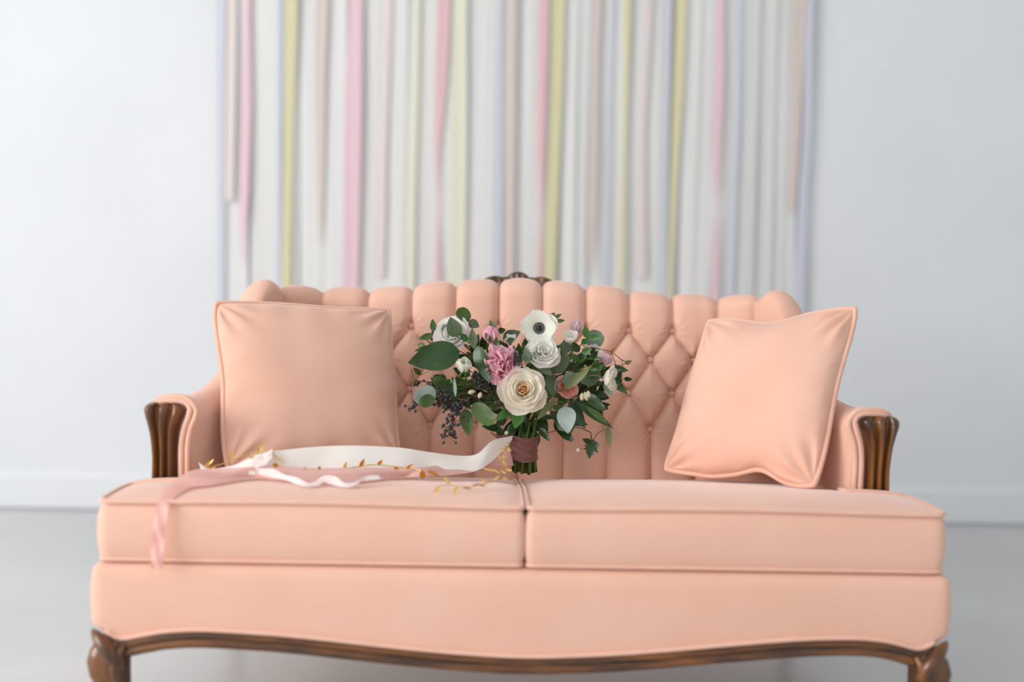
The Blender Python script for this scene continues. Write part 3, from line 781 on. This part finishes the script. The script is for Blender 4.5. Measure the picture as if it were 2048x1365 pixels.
sprig('ivy_sprig', [((1226, 742), (1244, 775), 26, 'dark', .39, .37, 'jag'), ((1232, 738), (1258, 742), 18, 'dark', .39, .37, 'jag'), ((1225, 760), (1256, 790), 16, 'mid', .39, .38, 'lance'), ((1250, 728), (1264, 722), 9, 'olive', .40, .40), ((1248, 758), (1266, 760), 9, 'dark', .39, .38), ((1230, 730), (1240, 758), 22, 'dark', .40, .39)], 'twig', .0008)
# bare wiry vine on the right of the bouquet
bpart('vine_twig', join([tube([U(1165, 692, .41), U(1196, 698, .405), U(1222, 703, .40), U(1243, 720, .40), U(1256, 727, .40)], .0009, 5), tube([U(1222, 703, .40), U(1230, 725, .40), U(1234, 742, .39)], .0008, 5),
                        tube([U(1243, 720, .40), U(1247, 738, .395)], .0006, 5), tube([U(1222, 703, .40), U(1228, 698, .40)], .0006, 5), tube([U(1184, 884, .38), U(1172, 896, .35), U(1158, 900, .33)], .0006, 5), tube([U(1212, 858, .37), U(1196, 866, .375), U(1184, 884, .38)], .0008, 5)]), GM['twig'])
# ferny green collar under the small anemone and dense leaflets on the right
rl = random.Random(11)
def tuft_of(name, cx, cy, rx, ry, n, kinds, Y0, Y1, lp, wp, start=None):
    ls = []
    for k in range(n):
        a = rl.uniform(0, 2*PI); r = math.sqrt(rl.random()); bx, by = cx+rx*r*math.cos(a), cy+ry*r*math.sin(a)
        g = math.atan2(by-820, bx-1045)+rl.uniform(-.9, .9); l_ = rl.uniform(*lp)
        Y = rl.uniform(Y0, Y1); ls.append(((bx, by), (bx+l_*math.cos(g), by+l_*math.sin(g)), rl.uniform(*wp), rl.choice(kinds), Y, Y-rl.uniform(-.01, .02), rl.choice(['ovate', 'lance', 'ovate']), rl.uniform(-.7, .7)))
    return sprig(name, ls, 'stem', .0008, start)
tuft_of('fern_sprig', 925, 765, 20, 14, 16, ['bright', 'mid'], .355, .38, (12, 22), (4, 7))
tuft_of('boxwood_sprig', 1180, 728, 26, 16, 16, ['bright', 'mid', 'dark'], .37, .40, (12, 20), (7, 11))
for cx, cy, n in ((950, 770, 9), (1000, 800, 9), (1060, 835, 10), (1100, 800, 9), (1150, 770, 9), (1110, 845, 8), (960, 810, 8), (900, 785, 7), (1140, 730, 8), (1030, 720, 8), (1200, 770, 7), (1080, 760, 7), (1010, 845, 7), (970, 720, 6), (1180, 800, 7), (930, 800, 8), (965, 785, 9), (1000, 765, 7), (1050, 850, 8)):
    tuft_of('foliage_sprig', cx, cy, 30, 22, n, ['dark', 'dark', 'mid'], .405, .455, (28, 46), (14, 24))

# dark berry clusters on fine stalks
bm_ = mat('dark_berry', (52, 56, 62), .38); sph = []
for i in range(7):
    a = PI*i/6; sph.append([(math.sin(a)*math.cos(t), math.sin(a)*math.sin(t), -math.cos(a)) for t in [2*PI*k/8 for k in range(8)]])
sv, sf = grid(sph, closed_v=True)
bme_ = bpy.data.meshes.new('berry'); bme_.from_pydata(sv, [], sf); bme_.polygons.foreach_set('use_smooth', [True]*len(sf)); bme_.materials.append(bm_)
def berries(spine, n, spread, Y0, Y1):
    pts = catmull([tuple(U(x, y, Y0+(Y1-Y0)*i/max(1, len(spine)-1))) for i, (x, y) in enumerate(spine)], 6); parts = [tube(pts, .0009, 5), tube(catmull([tuple(BIND), tuple(HEART+Vector((0, .03, 0))), tuple(Vector(pts[0])+Vector((0, .02, 0))), tuple(pts[0])], 4), .001, 5)]; loc = []
    for k in range(n):
        p = Vector(pts[int(rl.random()**.8*(len(pts)-1))]); sp = spread/F*2.4
        q = p+Vector((rl.gauss(0, sp*.5), rl.gauss(0, sp*.4), rl.gauss(0, sp*.5))); loc.append(q); parts.append(tube([tuple(p), tuple(q)], .0005, 4))
    o = bpart('berry_cluster', join(parts), GM['twig'])
    for q in loc:
        b = bpy.data.objects.new('berry', bme_); col.objects.link(b); b.parent = o; r = rl.uniform(.0026, .0036)
        b.matrix_basis = Matrix.Translation(q) @ Matrix.Diagonal((r, r, r*1.1, 1))
berries([(925, 800), (912, 818), (905, 840), (900, 862), (893, 876)], 74, 15, .35, .335)
berries([(905, 795), (885, 803), (872, 808)], 50, 17, .365, .36)
berries([(860, 795), (835, 805), (820, 818)], 30, 10, .355, .35)
berries([(890, 775), (868, 770), (850, 763)], 20, 12, .375, .375)
berries([(985, 785), (965, 765), (950, 765)], 30, 17, .37, .36)
berries([(1040, 740), (1034, 722), (1032, 702)], 22, 9, .335, .335)
berries([(1020, 820), (1006, 812), (996, 805)], 12, 8, .335, .33)
berries([(865, 690), (872, 672), (864, 660)], 8, 8, .42, .42)
berries([(842, 765), (832, 770), (822, 738)], 8, 5, .39, .39)
# pale waxy buds
wax = petalmat('waxy_bud', (226, 214, 188), (236, 228, 206))
for x, y, tx, ty in ((1165, 786, 1163, 802), (1170, 784, 1174, 802), (1176, 782, 1178, 796), (1026, 818, 1024, 826), (1094, 824, 1098, 828), (962, 785, 958, 797), (950, 783, 936, 786), (1012, 865, 1014, 868), (1158, 900, 1155, 902)):
    A, B = U(x, y, .33), U(tx, ty, .325); bpart('wax_bud', tube([A, A.lerp(B, .3), A.lerp(B, .7), B], [.001, .0042, .0045, .0012], 8), wax)

# stems below and the wrap that binds them
rs = random.Random(3); base_z = U(1047, 948, BY).z
for k in range(22):
    a = 2*PI*k/22*2.4; r = .027*math.sqrt((k+.5)/22); tw = .5
    top = BIND+Vector((r*1.05*math.cos(a+tw), r*.8*math.sin(a+tw), .04)); mid = BIND+Vector((r*.95*math.cos(a), r*.8*math.sin(a), -.03))
    bot = Vector((BIND.x+r*1.05*math.cos(a-tw*.4)+.003, BIND.y+r*.85*math.sin(a-tw*.4), base_z+rs.uniform(0, .006)))
    bpart('stem', tube([top, mid, bot], rs.uniform(.0028, .0042), 7), GM[rs.choice(['stem', 'stem', 'mid', 'dark', 'twig'])])
wt, wb = U(1047, 870, BY), U(1045, 919, BY); rows = []
for i in range(22):
    t = i/21; c = wt.lerp(wb, t); row = []
    for k in range(40):
        a = 2*PI*k/40; rr = .0315*(1.02-.10*math.sin(PI*t)*.6+.03*(1-t))+.0012*math.sin(22*t+3*math.sin(a*2)+a)+.0008*noise.noise(Vector((math.cos(a)*4, math.sin(a)*4, t*12)))*2
        row.append((c.x+rr*math.cos(a), c.y+rr*.9*math.sin(a), c.z+.003*math.sin(a*2+1)))
    rows.append(row)
bpart('stem_wrap', grid(rows, closed_v=True), cloth('mauve_brown_silk', (128, 82, 74), .1, 0, .5, .3))
def ribbon_mesh(ea, eb, n=7, m=5, wave=0, seed=0):
    A = catmull([tuple(p) for p in ea], n); B = catmull([tuple(p) for p in eb], n); rows = []
    for i, (a, b) in enumerate(zip(A, B)):
        a, b = Vector(a), Vector(b)
        rows.append([a.lerp(b, j/(m-1))+Vector((0, 1, .3))*wave*math.sin(i*.55+seed+j*.8)*math.sin(PI*j/(m-1)) for j in range(m)])
    return grid(rows)
bpart('wrap_tail', ribbon_mesh([U(979, 863, .39), U(1000, 872, .39), U(1022, 872, .398)], [U(984, 869, .39), U(1000, 882, .388), U(1022, 890, .398)], wave=.001), cloth('mauve_brown_tail', (140, 94, 84), .2))

# ------------------------------------------------------------------ ribbons lying on the seat
def on_seat(px, py, off=.004):
    prev = None
    for Y in np.arange(-.01, .60, .004):
        p = U(px, py, Y)
        if p.z <= seat_z(p.x, min(max(Y, 0), .52))+off: return p
    return U(px, py, .52)
def SE(*l, off=.004): return [on_seat(x, y, off) for x, y in l]
white = cloth('white_silk', (255, 251, 244), .12, 0, .4, .2); sheer = cloth('sheer_pink_silk', (254, 206, 198), .3, .15, .45, .2); pale = cloth('pale_pink_silk', (252, 236, 233), .12, .05, .4, .2)
def yy(l): return [U(x, y, Y) for x, y, Y in l]
o = new_obj('silk_ribbon', *ribbon_mesh(
    yy([(396, 925, .15), (420, 938, .155), (470, 930, .165), (520, 908, .175), (580, 899, .20), (650, 893, .225), (720, 892, .245), (800, 896, .27), (860, 905, .295), (920, 912, .325), (955, 908, .335), (985, 882, .365), (1026, 872, .395)]),
    yy([(402, 942, .148), (425, 944, .150), (470, 950, .155), (520, 950, .16), (580, 950, .18), (650, 950, .195), (720, 947, .21), (800, 943, .235), (860, 938, .27), (915, 945, .28), (955, 941, .30), (985, 922, .34), (1022, 884, .393)]), wave=.002), white)
tag(o, 'wide white silk ribbon trailing across the seat from the bouquet wrap', 'ribbon', 'silk ribbons on the seat')
o = new_obj('silk_ribbon', *ribbon_mesh(
    [*yy([(302, 1140, -.030), (303, 1100, -.028), (306, 1060, -.024), (311, 1022, -.018)]), *SE((322, 992), (345, 965), off=.006), *yy([(385, 941, .14), (440, 938, .15)]), *yy([(500, 935, .155), (560, 934, .17), (640, 937, .185), (720, 936, .20), (800, 936, .225), (850, 934, .24), (900, 928, .33), (950, 926, .36), (985, 910, .39), (1018, 892, .405)])],
    [*yy([(326, 1140, -.030), (327, 1100, -.028), (329, 1060, -.024), (335, 1022, -.018)]), *SE((348, 996), (380, 976), (415, 972), (450, 966), (510, 957), (560, 962), (640, 966), (720, 964), (800, 956), off=.005), *yy([(850, 953, .20), (900, 951, .235), (950, 944, .29), (985, 934, .36), (1028, 932, .40)])], wave=.006, seed=1), sheer)
tag(o, 'sheer blush pink ribbon crossing the seat and hanging over the front edge', 'ribbon', 'silk ribbons on the seat')
nr = [(400, 941, 3, .15), (430, 947, 5, .145), (470, 940, 4, .15), (505, 934, 6, .155), (528, 918, 8, .17), (545, 908, 9, .175), (536, 922, 7, .165), (514, 930, 6, .155), (516, 942, 6, .145), (545, 947, 8, .135), (572, 956, 6, .115), (592, 964, 9, .10),
      (612, 973, 7, .08), (632, 968, 4, .085), (648, 959, 7, .10), (668, 962, 8, .095), (690, 971, 6, .08), (712, 967, 3, .085), (730, 957, 5, .105), (760, 955, 4, .115)]
def above(p):
    return Vector((p.x, p.y, max(p.z, seat_z(p.x, p.y)+.004)))
nr = nr[4:]
o = new_obj('silk_ribbon', *ribbon_mesh([above(U(x+(i % 3-1)*3, y-h, Y+.006)) for i, (x, y, h, Y) in enumerate(nr)], [above(U(x-(i % 3-1)*3, y+h, Y-.006)) for i, (x, y, h, Y) in enumerate(nr)], wave=.003, seed=2), pale)
tag(o, 'narrow crinkled pale pink ribbon bunched on top of the blush ribbon', 'ribbon', 'silk ribbons on the seat')

# ------------------------------------------------------------------ gold leaf garland
gold = mat('gold_foil', (232, 198, 120), .28, Metallic=.75); gold2 = mat('copper_gold_foil', (196, 128, 44), .32, Metallic=.7)
gl = tag(empty('leaf_garland', tuple(on_seat(640, 960))), 'thin gold leaf garland winding over the ribbons towards the bouquet', 'garland')
line1 = [(402, 938, .17), (440, 930, .18), (470, 918, .185), (500, 908, .19), (520, 905, .19), (540, 907, .185), (553, 914, .18), (556, 926, .175), (575, 938, .17), (620, 940, .18), (690, 937, .20), (722, 933, .21), (750, 930, .215), (790, 934, .215), (825, 938, .215), (850, 945, .205)]
line2 = [(873, 974, .08), (886, 972, .085), (905, 971, .09), (930, 975, .085), (955, 971, .10), (980, 965, .13), (1000, 958, .17), (1015, 948, .24), (1008, 930, .30), (1002, 912, .34), (1012, 898, .36), (1020, 890, .375)]
st = part('wire_stem', join([tube(catmull([tuple(U(*p)) for p in line1], 6), .0011, 5), tube(catmull([tuple(U(*p)) for p in line2], 6), .0010, 5)]), gold, gl, fix=False)
GM['gold'] = gold; GM['gold2'] = gold2
for i, (b, t, w_, k, Y) in enumerate([((405, 936), (428, 919), 7, 'gold', .17), ((420, 936), (432, 934), 8, 'gold2', .16), ((460, 920), (465, 900), 9, 'gold', .185), ((516, 904), (527, 887), 10, 'gold', .19), ((497, 910), (511, 922), 7, 'gold', .17), ((540, 906), (548, 905), 4, 'gold2', .18),
                                      ((556, 915), (571, 926), 3, 'gold', .18), ((551, 927), (551, 936), 11, 'gold2', .165), ((608, 944), (611, 934), 5, 'gold', .17), ((638, 940), (640, 932), 6, 'gold2', .17), ((688, 938), (694, 924), 7, 'gold', .195), ((720, 935), (729, 918), 8, 'gold2', .20),
                                      ((755, 931), (767, 920), 7, 'gold2', .21), ((812, 938), (827, 929), 6, 'gold2', .215), ((788, 936), (798, 939), 6, 'gold2', .205), ((846, 958), (844, 940), 12, 'gold2', .19), ((855, 943), (880, 953), 7, 'gold2', .19),
                                      ((878, 973), (868, 990), 8, 'gold', .062), ((900, 969), (886, 953), 7, 'gold', .10), ((916, 973), (908, 990), 8, 'gold', .062), ((925, 975), (944, 979), 4, 'gold2', .08), ((945, 973), (960, 968), 5, 'gold2', .10), ((958, 970), (972, 973), 4, 'gold2', .10),
                                      ((975, 966), (960, 958), 5, 'gold', .13), ((985, 963), (998, 953), 4, 'gold', .16), ((1003, 955), (1018, 960), 4, 'gold', .19), ((1012, 948), (1000, 940), 5, 'gold', .24), ((1011, 938), (1025, 943), 6, 'gold', .25), ((1006, 926), (998, 911), 5, 'gold', .31),
                                      ((1005, 920), (1014, 935), 5, 'gold', .30), ((1003, 912), (1014, 916), 5, 'gold', .33), ((1008, 903), (1001, 897), 6, 'gold', .35), ((1014, 897), (1023, 902), 6, 'gold', .36), ((1018, 891), (1012, 886), 6, 'gold', .37), ((990, 943), (962, 936), 4, 'gold', .25), ((1000, 947), (984, 938), 4, 'gold', .24)]):
    l_ = leaf(gl, b, t, w_, k, Y, Y, 'ovate', 0, .03, i); l_.matrix_parent_inverse = parent_inv(gl)
